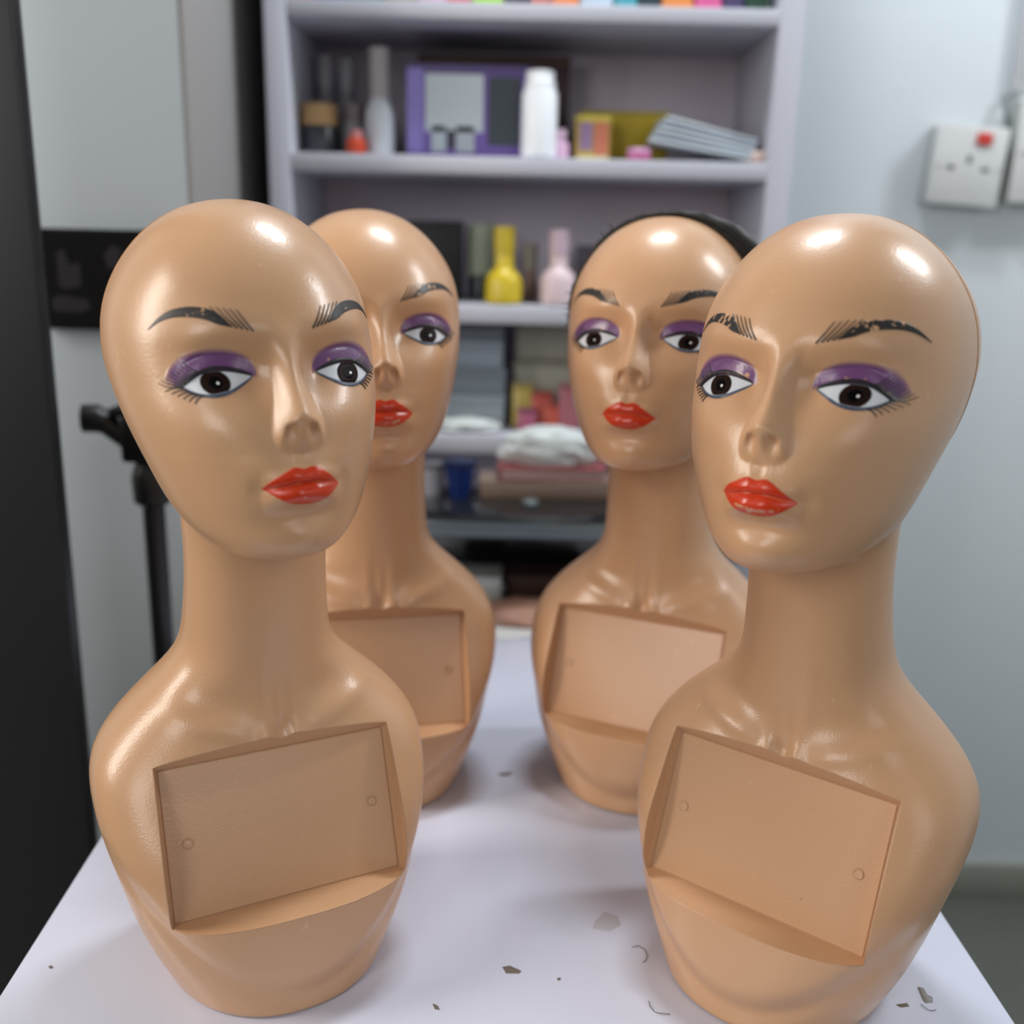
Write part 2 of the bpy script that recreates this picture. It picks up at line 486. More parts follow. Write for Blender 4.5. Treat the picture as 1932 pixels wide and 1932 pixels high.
def paint(name, rgb, rough, chip_scale, low_bias, soft_skin=False, coat=.3):
    """paint on the plastic; where 'wear' on the object is high it is chipped down to the plastic"""
    def extra(nt, tc, add, col):
        N = nt.nodes; L = nt.links
        mx = N.new('ShaderNodeMix'); mx.data_type = 'RGBA'
        L.new(col, mx.inputs[6]); mx.inputs[7].default_value = S(*rgb)
        if soft_skin:
            at = N.new('ShaderNodeAttribute'); at.attribute_name = 'cover'
            fac = at.outputs['Fac']
        else:
            v = N.new('ShaderNodeValue'); v.outputs[0].default_value = 1; fac = v.outputs[0]
        n1 = N.new('ShaderNodeTexNoise'); n1.inputs['Scale'].default_value = chip_scale; n1.inputs['Detail'].default_value = 5; n1.inputs['Roughness'].default_value = .6
        L.new(add.outputs[0], n1.inputs['Vector'])
        at2 = N.new('ShaderNodeAttribute'); at2.attribute_name = 'chip'
        we = N.new('ShaderNodeAttribute'); we.attribute_type = 'OBJECT'; we.attribute_name = 'wear'
        w1 = N.new('ShaderNodeMath'); w1.operation = 'MULTIPLY'; L.new(at2.outputs['Fac'], w1.inputs[0]); L.new(we.outputs['Fac'], w1.inputs[1])
        a1 = N.new('ShaderNodeMath'); a1.operation = 'ADD'; L.new(n1.outputs[0], a1.inputs[0]); L.new(w1.outputs[0], a1.inputs[1])
        r1 = N.new('ShaderNodeMapRange'); r1.inputs[1].default_value = .71; r1.inputs[2].default_value = .735; r1.inputs[3].default_value = 1; r1.inputs[4].default_value = 0
        L.new(a1.outputs[0], r1.inputs[0])
        mu = N.new('ShaderNodeMath'); mu.operation = 'MULTIPLY'; L.new(r1.outputs[0], mu.inputs[0]); L.new(fac, mu.inputs[1])
        L.new(mu.outputs[0], mx.inputs[0])
        return mx.outputs[2]
    return skin_nodes(name, SKIN, rough, extra, coat=coat)

M_LIPS = paint('red_orange_lip_paint', (205, 54, 12), .28, 300, True)
M_BROW = paint('black_brow_paint', (26, 22, 21), .42, 260, False, coat=.08)
M_SHADOW = paint('purple_eyeshadow_paint', (104, 60, 118), .30, 200, False, True)
M_LINER = paint('dark_liner_paint', (18, 16, 22), .45, 230, False, coat=.05)
M_LINER2 = paint('blue_grey_liner_paint', (62, 76, 100), .3, 230, False)
M_SCLERA = mat('white_eye_paint', (214, 220, 228), .3, coat=.2)
M_IRIS = mat('dark_brown_iris_paint', (36, 24, 20), .4, spec=.04)
M_PUPIL = mat('black_pupil_paint', (8, 7, 8), .4, spec=.04)
M_GLINT = mat('white_glint_paint', (250, 250, 250), .3)

# ---- body: rays from the vertical axis, fan-shaped in the head, level below
def build_body():
    ax = np.array([0, -.01])
    fr = np.radians(np.concatenate([np.arange(-58, 58, .40), np.arange(58, 302, 1.45)]))   # 0 = straight ahead
    nc = len(fr)
    hx, hy = np.sin(fr), -np.cos(fr)
    zj = .319
    O = np.tile([ax[0], ax[1], zj], (nc, 1)); d = np.stack([hx, hy, 0*hx], -1)
    # level rays at the junction may run on into the chin: take the neck alone
    r = np.full(nc, .03)
    for _ in range(40):
        P = O+r[:, None]*d
        r = r-np.clip(f_bust(P, 0), -.004, .004)*.8
    N = O+r[:, None]*d
    OH = np.array([0, -.01, .405])
    v = N-OH
    tl = np.arctan2(np.hypot(v[:, 0], v[:, 1]), v[:, 2])
    g = np.concatenate([np.linspace(0, .30, 70)[1:], np.linspace(.30, .88, 300)[1:], np.linspace(.88, 1, 46)[1:-1]])
    T = g[:, None]*tl[None]
    D = np.stack([np.sin(T)*hx, np.sin(T)*hy, np.cos(T)], -1).reshape(-1, 3)
    rr = root_along(np.tile(OH, (len(D), 1)), D, .02, .16)
    rows = [(OH+rr[:, None]*D).reshape(len(g), nc, 3)]
    zs = np.concatenate([np.linspace(.312, .275, 24), np.linspace(.273, .16, 62), np.linspace(.157, .012, 58), [.008, .005, .003, .0015, .0006, 0]])
    inset = np.concatenate([np.zeros(len(zs)-6), [0, 0, .0002, .0007, .0014, .0026]])
    Z, _ = np.meshgrid(zs, fr, indexing='ij')
    Oz = np.stack([np.full_like(Z, ax[0]), np.full_like(Z, ax[1]), Z], -1).reshape(-1, 3)
    Dz = np.tile(np.stack([hx, hy, 0*hx], -1)[None], (len(zs), 1, 1)).reshape(-1, 3)
    # bracket that stays clear of the chin
    hi = np.where(Oz[:, 2] > .27, .068, .16)
    r2 = root_along(Oz, Dz, .008, hi)-np.repeat(inset, nc)
    rows.append((Oz+r2[:, None]*Dz).reshape(len(zs), nc, 3))
    G = np.concatenate(rows)
    top = OH+root_along(OH[None], np.array([[0, 0, 1.]]), .02, .16)[0]*np.array([0, 0, 1.])
    nr = len(G)
    V = np.concatenate([G.reshape(-1, 3), top[None]])
    nv = nr*nc
    i, j = np.meshgrid(np.arange(nr-1), np.arange(nc), indexing='ij')
    k = (j+1) % nc
    quads = np.stack([i*nc+j, (i+1)*nc+j, (i+1)*nc+k, i*nc+k], -1).reshape(-1, 4)
    me = bpy.data.meshes.new('body')
    Fc = [tuple(q) for q in quads.tolist()]
    Fc += [(nv, a, (a+1) % nc) for a in range(nc)]
    Fc.append(tuple((nr-1)*nc+a for a in range(nc))[::-1])
    me.from_pydata(V.tolist(), [], Fc)
    me.update()
    return me

# ---- the sign panel: a flat sloping field cut into the chest
P_TOP = Vector((0, -.0335, .1667)); P_BOT = Vector((0, -.0678, .0711))
PC = (P_TOP+P_BOT)/2
PE1 = Vector((1, 0, 0)); PE2 = (P_TOP-P_BOT).normalized(); PN = PE1.cross(PE2)
if PN.y > 0: PN = -PN
P_MAT = Matrix((PE1, PE2, PN)).transposed().to_4x4(); P_MAT.translation = PC
P_HH = (P_TOP-P_BOT).length/2; P_HW = .078

def panel_cutter():
    lv = [(-.0042, P_HW-.0020, -P_HH+.0014, P_HH-.0022), (0, P_HW, -P_HH, P_HH),
          (.045, P_HW+.045*.16, -P_HH-.045*.35, P_HH+.045*.52)]
    V = []
    for n, w, b, t in lv:
        V += [P_MAT @ Vector((x, y, n)) for x, y in ((-w, b), (w, b), (w, t), (-w, t))]
    F = [(3, 2, 1, 0), (8, 9, 10, 11)]
    for a in (0, 4):
        for k in range(4):
            F.append((a+k, a+(k+1) % 4, a+4+(k+1) % 4, a+4+k))
    return pydata('panel_cutter', V, F)

def cut_panel(body_me):
    o = bpy.data.objects.new('tmp_body', body_me); COL.objects.link(o)
    c = bpy.data.objects.new('tmp_cutter', panel_cutter()); COL.objects.link(c)
    md = o.modifiers.new('b', 'BOOLEAN'); md.object = c; md.operation = 'DIFFERENCE'; md.solver = 'EXACT'
    bpy.context.view_layer.update()
    me = bpy.data.meshes.new_from_object(o.evaluated_get(bpy.context.evaluated_depsgraph_get()))
    me.name = 'body'
    bpy.data.objects.remove(o); bpy.data.objects.remove(c)
    return me

# ---- paint patches that follow the face
def strip(name, top, bot, n=60, m=12, lift=.00025, chip=None, cover=None):
    """patch between two curves (lists of x, z in mm), slightly proud, its rim turned into the surface"""
    def resample(c):
        c = np.asarray(c, float)/1000
        s = np.concatenate([[0], np.cumsum(np.hypot(*np.diff(c, axis=0).T))])
        cx = spl_coef(s, c[:, 0]); cz = spl_coef(s, c[:, 1])
        u = np.concatenate([[0], np.linspace(.004, .996, n-2), [1]])*s[-1]
        return np.stack([spl(cx, u), spl(cz, u)], -1)
    A, B = resample(bot), resample(top)
    tt = np.concatenate([[0], np.linspace(.03, .97, m-2), [1]])
    t = tt[:, None, None]
    G = A[None]*(1-t)+B[None]*t
    li = np.full((m, n), lift)
    if cover:
        U, W = np.meshgrid(np.concatenate([[0], np.linspace(.004, .996, n-2), [1]]), tt)
        li = -.00006+(lift+.00006)*np.clip(cover(U, W)*3, 0, 1)
    li[0] = li[-1] = -.0003
    li[:, 0] = li[:, -1] = -.0003
    P = on_face(G[..., 0], G[..., 1], li.ravel())
    me = pydata(name, P, grid_faces(m, n, flip=False))
    U, W = np.meshgrid(np.linspace(0, 1, n), tt)
    a = me.attributes.new('chip', 'FLOAT', 'POINT')
    a.data.foreach_set('value', (chip(U, W) if chip else np.zeros_like(U)).ravel().astype(np.float32))
    if cover:
        a = me.attributes.new('cover', 'FLOAT', 'POINT')
        a.data.foreach_set('value', np.clip(cover(U, W), 0, 1).ravel().astype(np.float32))
    return me

def orient(me):
    bm = bmesh.new(); bm.from_mesh(me)
    if sum((f.normal.y*f.calc_area() for f in bm.faces)) > 0:
        bmesh.ops.reverse_faces(bm, faces=bm.faces)
    bm.to_mesh(me); bm.free()
    return me

def merge(name, meshes):
    bm = bmesh.new()
    for me in meshes: bm.from_mesh(me)
    me = bpy.data.meshes.new(name); bm.to_mesh(me); bm.free()
    return me

def build_parts():
    Pt = {}
    sg = lambda c, s: [(s*x, z) for x, z in c]
    lip_top = [(-23, 363), (-18.5, 368.2), (-10.2, 373.2), (-5.6, 375), (-.8, 373.9), (4.2, 374.8), (9.2, 372.6), (15, 367.8), (20.8, 361.8)]
    lip_mid = [(-23, 363), (-17, 363.7), (-10, 365.4), (-1.2, 366), (7, 365.6), (14, 363.6), (20.8, 361.8)]
    lip_low = [(-23, 363), (-18, 359.7), (-12.5, 356), (-3.8, 353.4), (6, 353.6), (13, 356.4), (17.8, 359.6), (20.8, 361.8)]
    up = strip('lips', lip_top, lip_mid, 90, 14, .00022, chip=lambda u, w: .10*np.exp(-((w-1)/.12)**2))
    lo = strip('lips', lip_mid, lip_low, 90, 18, .00022, chip=lambda u, w: .22*np.exp(-((w-.33)/.22)**2)*np.exp(-((u-.45)/.35)**4))
    Pt['upper_lip'] = orient(up); Pt['lower_lip'] = orient(lo)
    xs = np.linspace(.0185, .0538, 14)
    eu = [(x*1000, float(spl(EYE_UP, x))*1000) for x in xs]
    el = [(x*1000, float(spl(EYE_LO, x))*1000) for x in xs]
    eu[0] = el[0] = (18.2, 421.8); eu[-1] = el[-1] = (54, 417.2)
    for s, k in ((-1, 'R'), (1, 'L')):
        Pt['eye'+k] = orient(strip('eye', sg(eu, s), sg(el, s), 60, 14, .00012))
        # iris, clipped by the lids
        def disc(cx, cz, rx, rz, n=36, lift=.0003, nm='iris'):
            a = np.linspace(0, np.pi, n)[::-1]
            X = cx+rx*np.cos(a)
            top = np.minimum(cz+rz*np.sin(a), spl(EYE_UP, X/1000)*1000-.15)
            bot = np.maximum(cz-rz*np.sin(a), spl(EYE_LO, X/1000)*1000+.15)
            return orient(strip(nm, sg(list(zip(X, np.maximum(top, bot+.01))), s), sg(list(zip(X, bot)), s), n, 10, lift))
        Pt['iris'+k] = disc(38.4, 419.4, 7.5, 6.6)
        Pt['pupil'+k] = disc(38.4, 419.5, 3.4, 3.3, 24, .00042, 'pupil')
        gx = 38.6+1.4*s
        Pt['glint'+k] = disc(gx, 419.2, .75, .75, 14, .00055, 'glint')
        # upper liner with thickness, lower liner
        th = lambda u: .8+2.0*np.sin(np.pi*np.clip(u, 0, 1))**.7
        U = np.linspace(0, 1, len(eu))
        a = [(x, z+th(u)) for (x, z), u in zip(eu, U)]; b = [(x, z-.15) for x, z in eu]
        a.append((56.5, 416.6)); b.append((56.5, 416.0))
        l1 = strip('eyeliner', sg(a, s), sg(b, s), 60, 5, .00045)
        a = [(x, z+.15) for x, z in el]; b = [(x, z-.45-1.15*np.sin(np.pi*u)**.6) for (x, z), u in zip(el, U)]
        l2 = strip('eyeliner', sg(a, s), sg(b, s), 60, 5, .00040)
        Pt['liner'+k] = orient(l1); Pt['liner_low'+k] = orient(l2)
        # eyeshadow
        st = [(15.6, 421.5), (17, 430.5), (23.5, 436.4), (33.5, 439.0), (44.5, 438.3), (53.3, 435), (59.2, 428.5), (62.5, 419.5)]
        sb = [(15.6, 421.0)]+[(x, z+.2) for x, z in eu[1:-1]]+[(55, 417.2), (62.5, 418.6)]
        def cov(u, w):
            e = np.clip((1-w)/.34, 0, 1); e = e*e*(3-2*e)
            return e*np.clip(u/.07, 0, 1)*np.clip((1-u)/.14, 0, 1)*.97
        Pt['shadow'+k] = orient(strip('eyeshadow', sg(st, s), sg(sb, s), 70, 30, .00016,
                                      chip=lambda u, w: .16*np.exp(-((w-.15)/.2)**2), cover=cov))
        # lashes: fine tapered strokes
        ls = []
        def stroke(p0, p1, bend, w0, w1=.05):
            q = np.linspace(0, 1, 9)
            p0 = np.array(p0); p1 = np.array(p1); dd = p1-p0; nn = np.array([-dd[1], dd[0]])
            c = p0+q[:, None]*dd+bend*np.sin(np.pi*q)[:, None]*nn
            nn = nn/np.linalg.norm(nn); w = (w0*(1-q)+w1*q)[:, None]*nn/2
            ls.append(strip('lash', sg((c+w).tolist(), s), sg((c-w).tolist(), s), 14, 4, .0005))
        for f in np.linspace(0, 1, 9):
            x0 = 43.0+10.8*f; z0 = float(spl(EYE_UP, x0/1000))*1000+.7
            stroke((x0, z0), (52.0+12.5*f, 430.0-11.6*f), -.16, 1.15, .25)
        for f in np.linspace(0, 1, 6):
            x0 = 45.0+8.6*f; z0 = float(spl(EYE_LO, x0/1000))*1000-.5
            stroke((x0, z0), (50.0+12*f, 408.6+5.6*f), .12, .95, .2)
        Pt['lashes'+k] = orient(merge('eyelashes', ls)); ls = []
        # brow: painted body and separate fine strokes at the inner end
        bt = [(28.6, 450.4), (31.5, 454.6), (34, 456.9), (38, 458.8), (43, 459.7), (49, 459.4), (55, 457.5), (60, 454), (65.8, 446.8)]
        bb = [(28, 449.2), (34.5, 450.6), (40, 452.9), (47, 454.1), (53.5, 453.9), (59, 452), (62.5, 449.6), (65.8, 446.5)]
        Pt['brow'+k] = orient(strip('eyebrow', sg(bt, s), sg(bb, s), 60, 12, .0003, chip=lambda u, w: .14*np.exp(-((u-.35)/.25)**2)+.05))
        for x0, z0, x1, z1 in ((16.8, 446.7, 24, 458.3), (19.5, 447.3, 27.3, 458.8), (22.2, 447.9, 30.4, 459.2), (24.9, 448.5, 33.6, 459.5), (27.4, 449.1, 36.6, 459.8)):
            stroke((x0, z0), (x1, z1), -.03, .95, .35)
        Pt['browhair'+k] = orient(merge('brow_strokes', ls))
    # moulding seam over the crown
    a = np.radians(np.linspace(-128, 128, 120))
    d = np.stack([np.sin(a), 0*a, np.cos(a)], -1); O = np.tile([0, .016, .40], (len(a), 1))
    r = root_along(O, d, .02, .16)
    pts = O+(r-.0001)[:, None]*d
    b = MB().tube([Vector(p) for p in pts], .00055, 6)
    bmesh.ops.recalc_face_normals(b.bm, faces=b.bm.faces)
    me = bpy.data.meshes.new('mould_seam'); b.bm.to_mesh(me); b.bm.free()
    Pt['seam'] = me
    # panel plate and bosses
    V = []
    for n in (-.0046, -.0038):
        V += [P_MAT @ Vector((x, y, n)) for x, y in ((-P_HW+.0024, -P_HH+.0018), (P_HW-.0024, -P_HH+.0018), (P_HW-.0024, P_HH-.0026), (-P_HW+.0024, P_HH-.0026))]
    Pt['panel'] = pydata('recessed_panel', V, [(3, 2, 1, 0), (4, 5, 6, 7), (0, 1, 5, 4), (1, 2, 6, 5), (2, 3, 7, 6), (3, 0, 4, 7)])
    for s, k in ((-1, 'R'), (1, 'L')):
        b = MB().lathe([(.0030, -.0004), (.0036, 0), (.0036, .0004), (.0032, .0006), (.0028, .0004), (.0026, .00015), (.0020, .0001)], n=24,
                       M=P_MAT @ Matrix.Translation((s*.062, -.001, -.0038)))
        bmesh.ops.recalc_face_normals(b.bm, faces=b.bm.faces)
        me = bpy.data.meshes.new('screw_boss'); b.bm.to_mesh(me); b.bm.free()
        Pt['boss'+k] = me
    return Pt

BODY = cut_panel(build_body())
BODY.materials.append(M_SKIN)
BODY.polygons.foreach_set('use_smooth', [True]*len(BODY.polygons))
BODY.set_sharp_from_angle(angle=math.radians(32))
PARTS = build_parts()
SPEC = [  # mesh key, name, material, label
    ('upper_lip', 'upper_lip', M_LIPS, 'orange red upper lip'), ('lower_lip', 'lower_lip', M_LIPS, 'chipped orange red lower lip'),
    ('seam', 'mould_seam', M_SEAM, None)]
for key, nm, m, lb in SPEC:
    PARTS[key].materials.append(m)
for k in 'RL':
    for key, m in (('eye', M_SCLERA), ('iris', M_IRIS), ('pupil', M_PUPIL), ('glint', M_GLINT), ('liner', M_LINER), ('liner_low', M_LINER2),
                   ('shadow', M_SHADOW), ('lashes', M_LINER), ('brow', M_BROW), ('browhair', M_BROW), ('boss', M_SKIN)):
        PARTS[key+k].materials.append(m)
PARTS['panel'].materials.append(M_SKIN)
for key, me in PARTS.items():
    me.polygons.foreach_set('use_smooth', [key not in ('panel',)]*len(me.polygons))

def mannequin(loc, yaw, label, wear):
    t = empty('mannequin_bust', (loc[0], loc[1], TABLE_Z+.0004), yaw)
    tag(t, label, 'mannequin', 'bald mannequin busts on the table')
    def part(name, key, parent=t, lb=None):
        o = bpy.data.objects.new(name, PARTS[key] if key else BODY)
        COL.objects.link(o); o.parent = parent
        o['wear'] = wear
        if lb: o['label'] = lb
        return o
    part('body', None)
    pn = part('recessed_panel', 'panel')
    part('upper_lip', 'upper_lip', lb='orange red upper lip')
    part('lower_lip', 'lower_lip', lb='chipped orange red lower lip')
    part('mould_seam', 'seam')
    for k in 'RL':
        part('screw_boss', 'boss'+k, pn)
        e = part('eye', 'eye'+k, lb='painted eye with white and dark brown iris')
        part('iris', 'iris'+k, e); part('pupil', 'pupil'+k, e); part('glint', 'glint'+k, e)
        part('eyeshadow', 'shadow'+k, lb='purple painted eyelid')
        l = part('eyeliner', 'liner'+k); part('lower_eyeliner', 'liner_low'+k, l); part('eyelashes', 'lashes'+k, l)
        b = part('eyebrow', 'brow'+k, lb='black painted eyebrow'); part('brow_strokes', 'browhair'+k, b)
    return t

FL = mannequin((-.1701, .6583), .4745, 'front bald tan mannequin bust beside the black pillar, face turned towards the right', .55)
FR = mannequin((.2030, .6474), -.6554, 'front bald tan mannequin bust below the wall socket, face turned towards the left', 1.0)
BL = mannequin((-.1253, .9053), .2067, 'rear bald tan mannequin bust half hidden behind the one beside the black pillar', .95)
BR = mannequin((.1322, .9137), -.4057, 'rear tan mannequin bust wearing a black net cap', .5)
# ---------------------------------------------------------------- shelf unit behind the busts
M_SHELF = mat('lilac_white_board', (196, 198, 210), .45, noise=(3, .03))
M_BACK = mat('mauve_back_board', (222, 212, 226), .6, noise=(3, .06))
SH_Y, SH_D = 1.50, .27
x0o, x0i = px(503, 200, SH_Y).x, px(545, 200, SH_Y).x
x1i, x1o = px(1458, 200, SH_Y).x, px(1506, 200, SH_Y).x
bz = {}      # top of each board
unit = empty('shelf_unit', ((x0o+x1o)/2, SH_Y+SH_D/2, 0))
tag(unit, 'tall open lilac white shelf unit with mauve back board against the wall', 'shelf')
cx, cy = unit.location.x, unit.location.y
def sbox(name, a, b, z0, z1, y0=SH_Y, y1=SH_Y+SH_D, m=None):
    return MB().box(a-cx, b-cx, y0-cy, y1-cy, z0, z1, .0015).build(name, m or M_SHELF, unit)
sbox('side_panel', x0o, x0i, 0, 2.05); sbox('side_panel', x1i, x1o, 0, 2.05)
for nm, vt, vb in (('a', 6, 39), ('b', 297, 331), ('c', 577, 612), ('d', 822, 858), ('e', 1080, 1112)):
    zt = px(1000, vt, SH_Y).z; zb = px(1000, vb, SH_Y).z
    bz[nm] = zt+.0012
    sbox('shelf_board', x0i, x1i, zb, zt, SH_Y, SH_Y+SH_D-.012)
sbox('top_board', x0i, x1i, 2.03, 2.05)
sbox('back_board', x0i, x1i, .05, 2.03, SH_Y+SH_D-.010, SH_Y+SH_D, M_BACK)

def span(u0, u1, Y, v=300):
    return px(u0, v, Y).x, px(u1, v, Y).x
def hgt(v0, v1, Y, u=1000):
    """real height of something that is v1 - v0 pixels tall at depth Y"""
    return px(u, v0, Y).z-px(u, v1, Y).z

def carton(name, label, cat, u0, u1, v0, v1, Y, base, rgb, depth=.06, rz=0, lid=None, stripes=(), group=None, rough=.5, v=None):
    """closed carton: body, lid flap and printed bands"""
    a, b = span(u0, u1, Y, v or (v0+v1)/2); h = hgt(v0, v1, Y, (u0+u1)/2); w = b-a
    t = empty(name, ((a+b)/2, Y+depth/2, base), rz)
    tag(t, label, cat, group)
    body = MB().box(-w/2, w/2, -depth/2, depth/2, .0005, h*.985, .0015).build('body', mat(name+'_'+'_'.join(map(str, rgb)), rgb, rough), t)
    fl = lid or tuple(int(c*.86) for c in rgb)
    MB().box(-w/2-.0006, w/2+.0006, -depth/2-.0006, depth/2+.0006, h*.90, h, .001).build('lid', mat('lid_'+'_'.join(map(str, fl)), fl, rough), t)
    for (x0, x1, z0, z1, c) in stripes:
        MB().box(-w/2+x0*w, -w/2+x1*w, -depth/2-.0012, -depth/2-.0002, z0*h, z1*h).build('printed_band', mat('print_'+'_'.join(map(str, c)), c, .5), t)
    return t

def bottle(name, label, cat, u, wpx, v0, v1, Y, base, rgb, neck=.45, neckh=.5, cap=None, caph=.2, group=None, rough=.3, shoulder=.12, v=None):
    """bottle: body of revolution with shoulder and neck, cap on top"""
    x = px(u, v or (v0+v1)/2, Y).x; h = hgt(v0, v1, Y, u); r = wpx/F_PX*Y*.5*1.03
    t = empty(name, (x, Y, base)); tag(t, label, cat, group)
    hb = h*(1-caph) if cap else h
    zs = h*(1-neckh)
    prof = [(r*.9, .0003), (r, r*.12), (r, max(zs-h*shoulder, r*.15)), (r*.86, zs-h*shoulder*.4), (r*(neck+.08), zs), (r*neck, zs+h*.03), (r*neck, hb-.001), (r*neck*.9, hb)]
    MB().lathe(prof, n=24).build('body', mat('bottle_'+'_'.join(map(str, rgb)), rgb, rough), t)
    if cap:
        rc = r*neck*1.12
        MB().lathe([(rc, hb-.002), (rc, h-.002), (rc*.9, h)], n=20).build('cap', mat('cap_'+'_'.join(map(str, cap)), cap, .35), t)
    return t

# top shelf: only the feet of a row of packets show
ROW = [(548, 590, (206, 120, 138)), (592, 650, (70, 100, 170)), (654, 722, (96, 150, 150)), (726, 786, (176, 170, 150)), (790, 842, (224, 190, 214)), (844, 888, (222, 116, 132)),
       (892, 948, (170, 232, 70)), (952, 1000, (70, 66, 84)), (1003, 1038, (212, 130, 120)), (1042, 1092, (246, 150, 96)), (1096, 1156, (206, 224, 240)), (1160, 1202, (90, 180, 196)),
       (1206, 1246, (56, 72, 80)), (1250, 1308, (250, 160, 90)), (1312, 1362, (236, 110, 170)), (1366, 1404, (88, 78, 120)), (1408, 1452, (50, 84, 66))]
CN = ['rose', 'blue', 'teal', 'khaki', 'pale pink', 'coral', 'lime green', 'charcoal', 'salmon', 'orange', 'icy white', 'turquoise', 'slate', 'apricot', 'hot pink', 'violet', 'dark green']
for (a, b, c), n in zip(ROW, CN):
    carton('packet', f'{n} packet standing in the row on the top visible shelf', 'packet', a, b, -150+random.randint(-30, 30), 2, 1.52, bz['a'], c, .05, group='packets on the top shelf', v=2)

# upper shelf
zb = bz['b']
bottle('spray_bottle', 'tall grey bottle nearest the side panel on the upper shelf', 'bottle', 614, 42, 95, 290, 1.66, zb, (150, 152, 160), .55, .45, (176, 178, 186), .3)
bottle('spray_bottle', 'tall grey bottle second from the side panel on the upper shelf', 'bottle', 655, 44, 100, 290, 1.66, zb, (146, 148, 156), .55, .45, (170, 172, 180), .3)
bottle('lotion_bottle', 'tall pale bottle with white base beside the purple box', 'bottle', 716, 50, 92, 296, 1.56, zb, (206, 212, 220), .62, .5, (168, 162, 164), .45)
bottle('cream_jar', 'dark jar with tan lid at the end of the upper shelf', 'jar', 603, 58, 190, 286, 1.57, zb, (54, 60, 66), .98, .30, (176, 140, 92), .40)
bottle('nail_bottle', 'small bottle with bright red base on the upper shelf', 'bottle', 672, 34, 252, 296, 1.53, zb, (196, 64, 28), .6, .35, (176, 112, 112), .3)
bottle('cream_tube', 'short grey tube behind the red based bottle', 'tube', 668, 44, 190, 290, 1.60, zb, (160, 160, 164), .85, .3, (130, 118, 124), .3)
t = carton('product_box', 'purple product box with white and dark printed panels on the upper shelf', 'box', 768, 1000, 118, 294, 1.56, zb, (122, 100, 178), .09,
           lid=(92, 78, 130), stripes=((.15, .62, .28, .90, (206, 218, 226)), (.20, .32, .06, .34, (190, 204, 212)), (.40, .55, .06, .34, (186, 196, 204)), (.66, .92, .14, .88, (62, 72, 80)), (.33, .39, .10, .30, (52, 58, 66)), (0, .13, .05, .95, (150, 136, 214))))
bottle('white_canister', 'bright white rounded canister beside the purple box', 'canister', 1018, 62, 130, 294, 1.53, zb, (238, 242, 248), .8, .14, None, .1, rough=.25)
carton('storage_box', 'large dark maroon box lying behind the purple box', 'box', 788, 1074, 84, 290, 1.675, zb, (62, 34, 46), .07, lid=(74, 50, 38))
bottle('pink_bottle', 'small pale pink bottle between canister and yellow box', 'bottle', 1058, 30, 240, 296, 1.54, zb, (214, 176, 206), .55, .4, (222, 190, 214), .25)
carton('tea_box', 'narrow box with mauve and salmon bands before the yellow box', 'box', 1086, 1152, 214, 298, 1.54, zb, (198, 168, 84), .05, lid=(214, 200, 90),
       stripes=((.12, .48, .22, .84, (150, 124, 160)), (.54, .94, .10, .84, (204, 122, 96)), (.05, .95, 0, .09, (224, 220, 170))))
carton('yellow_box', 'mustard yellow box standing behind a slanting paper stack', 'box', 1096, 1262, 192, 292, 1.60, zb, (190, 166, 30), .07, lid=(168, 152, 60))
# slanting stack of leaflets
a, b = span(1222, 1412, 1.55)
for i in range(5):
    o = MB().box(0, (b-a)*(1-.02*i), -.055, .05, 0, .0045, .0008).build('leaflet', mat(f'leaflet_paper_{i%2}', ((204, 214, 222), (186, 198, 212))[i % 2], .6))
    o.location = (a+.004*i, 1.57, zb+.040-.0002*i+.0075*(i-2)); o.rotation_euler = (0, math.radians(9+.8*i), math.radians(2*i-4))
    tag(o, ['lowest', 'second lowest', 'middle', 'second highest', 'topmost'][i]+' white leaflet of the slanting stack on the upper shelf', 'leaflet', 'leaflets on the upper shelf')
# curled brochure: a bent sheet
ang = np.linspace(.1, 2.3, 18); w0, w1 = span(1325, 1400, 1.66); R = (w1-w0)*.58; V = []
for th in (R, R-.003):
    for y in (-.05, .05):
        V += [((w0+w1)/2+.01-th*math.cos(t_)*1.0, 1.67+y, zb+.001+th*math.sin(t_)*.98) for t_ in ang]
n = len(ang); F = []
for i in range(n-1):
    F += [(i, i+1, n+i+1, n+i), (2*n+i, 3*n+i, 3*n+i+1, 2*n+i+1), (i, 2*n+i, 2*n+i+1, i+1), (n+i, n+i+1, 3*n+i+1, 3*n+i)]
F += [(0, n, 3*n, 2*n), (n-1, 3*n-1, 4*n-1, 2*n-1)]
tag(link('brochure', pydata('brochure', V, F), mat('blue_grey_brochure', (120, 140, 168), .5), smooth=True, sharp=40), 'curled blue grey brochure behind the leaflets', 'brochure')
bottle('pink_pot', 'small magenta pot in front of the yellow box', 'pot', 1206, 40, 276, 298, 1.525, zb, (196, 96, 150), .9, .3, (206, 150, 190), .35)
bottle('peach_pot', 'small peach pot by the end of the upper shelf', 'pot', 1424, 38, 284, 304, 1.525, zb, (222, 190, 180), .9, .3, (226, 200, 192), .35)

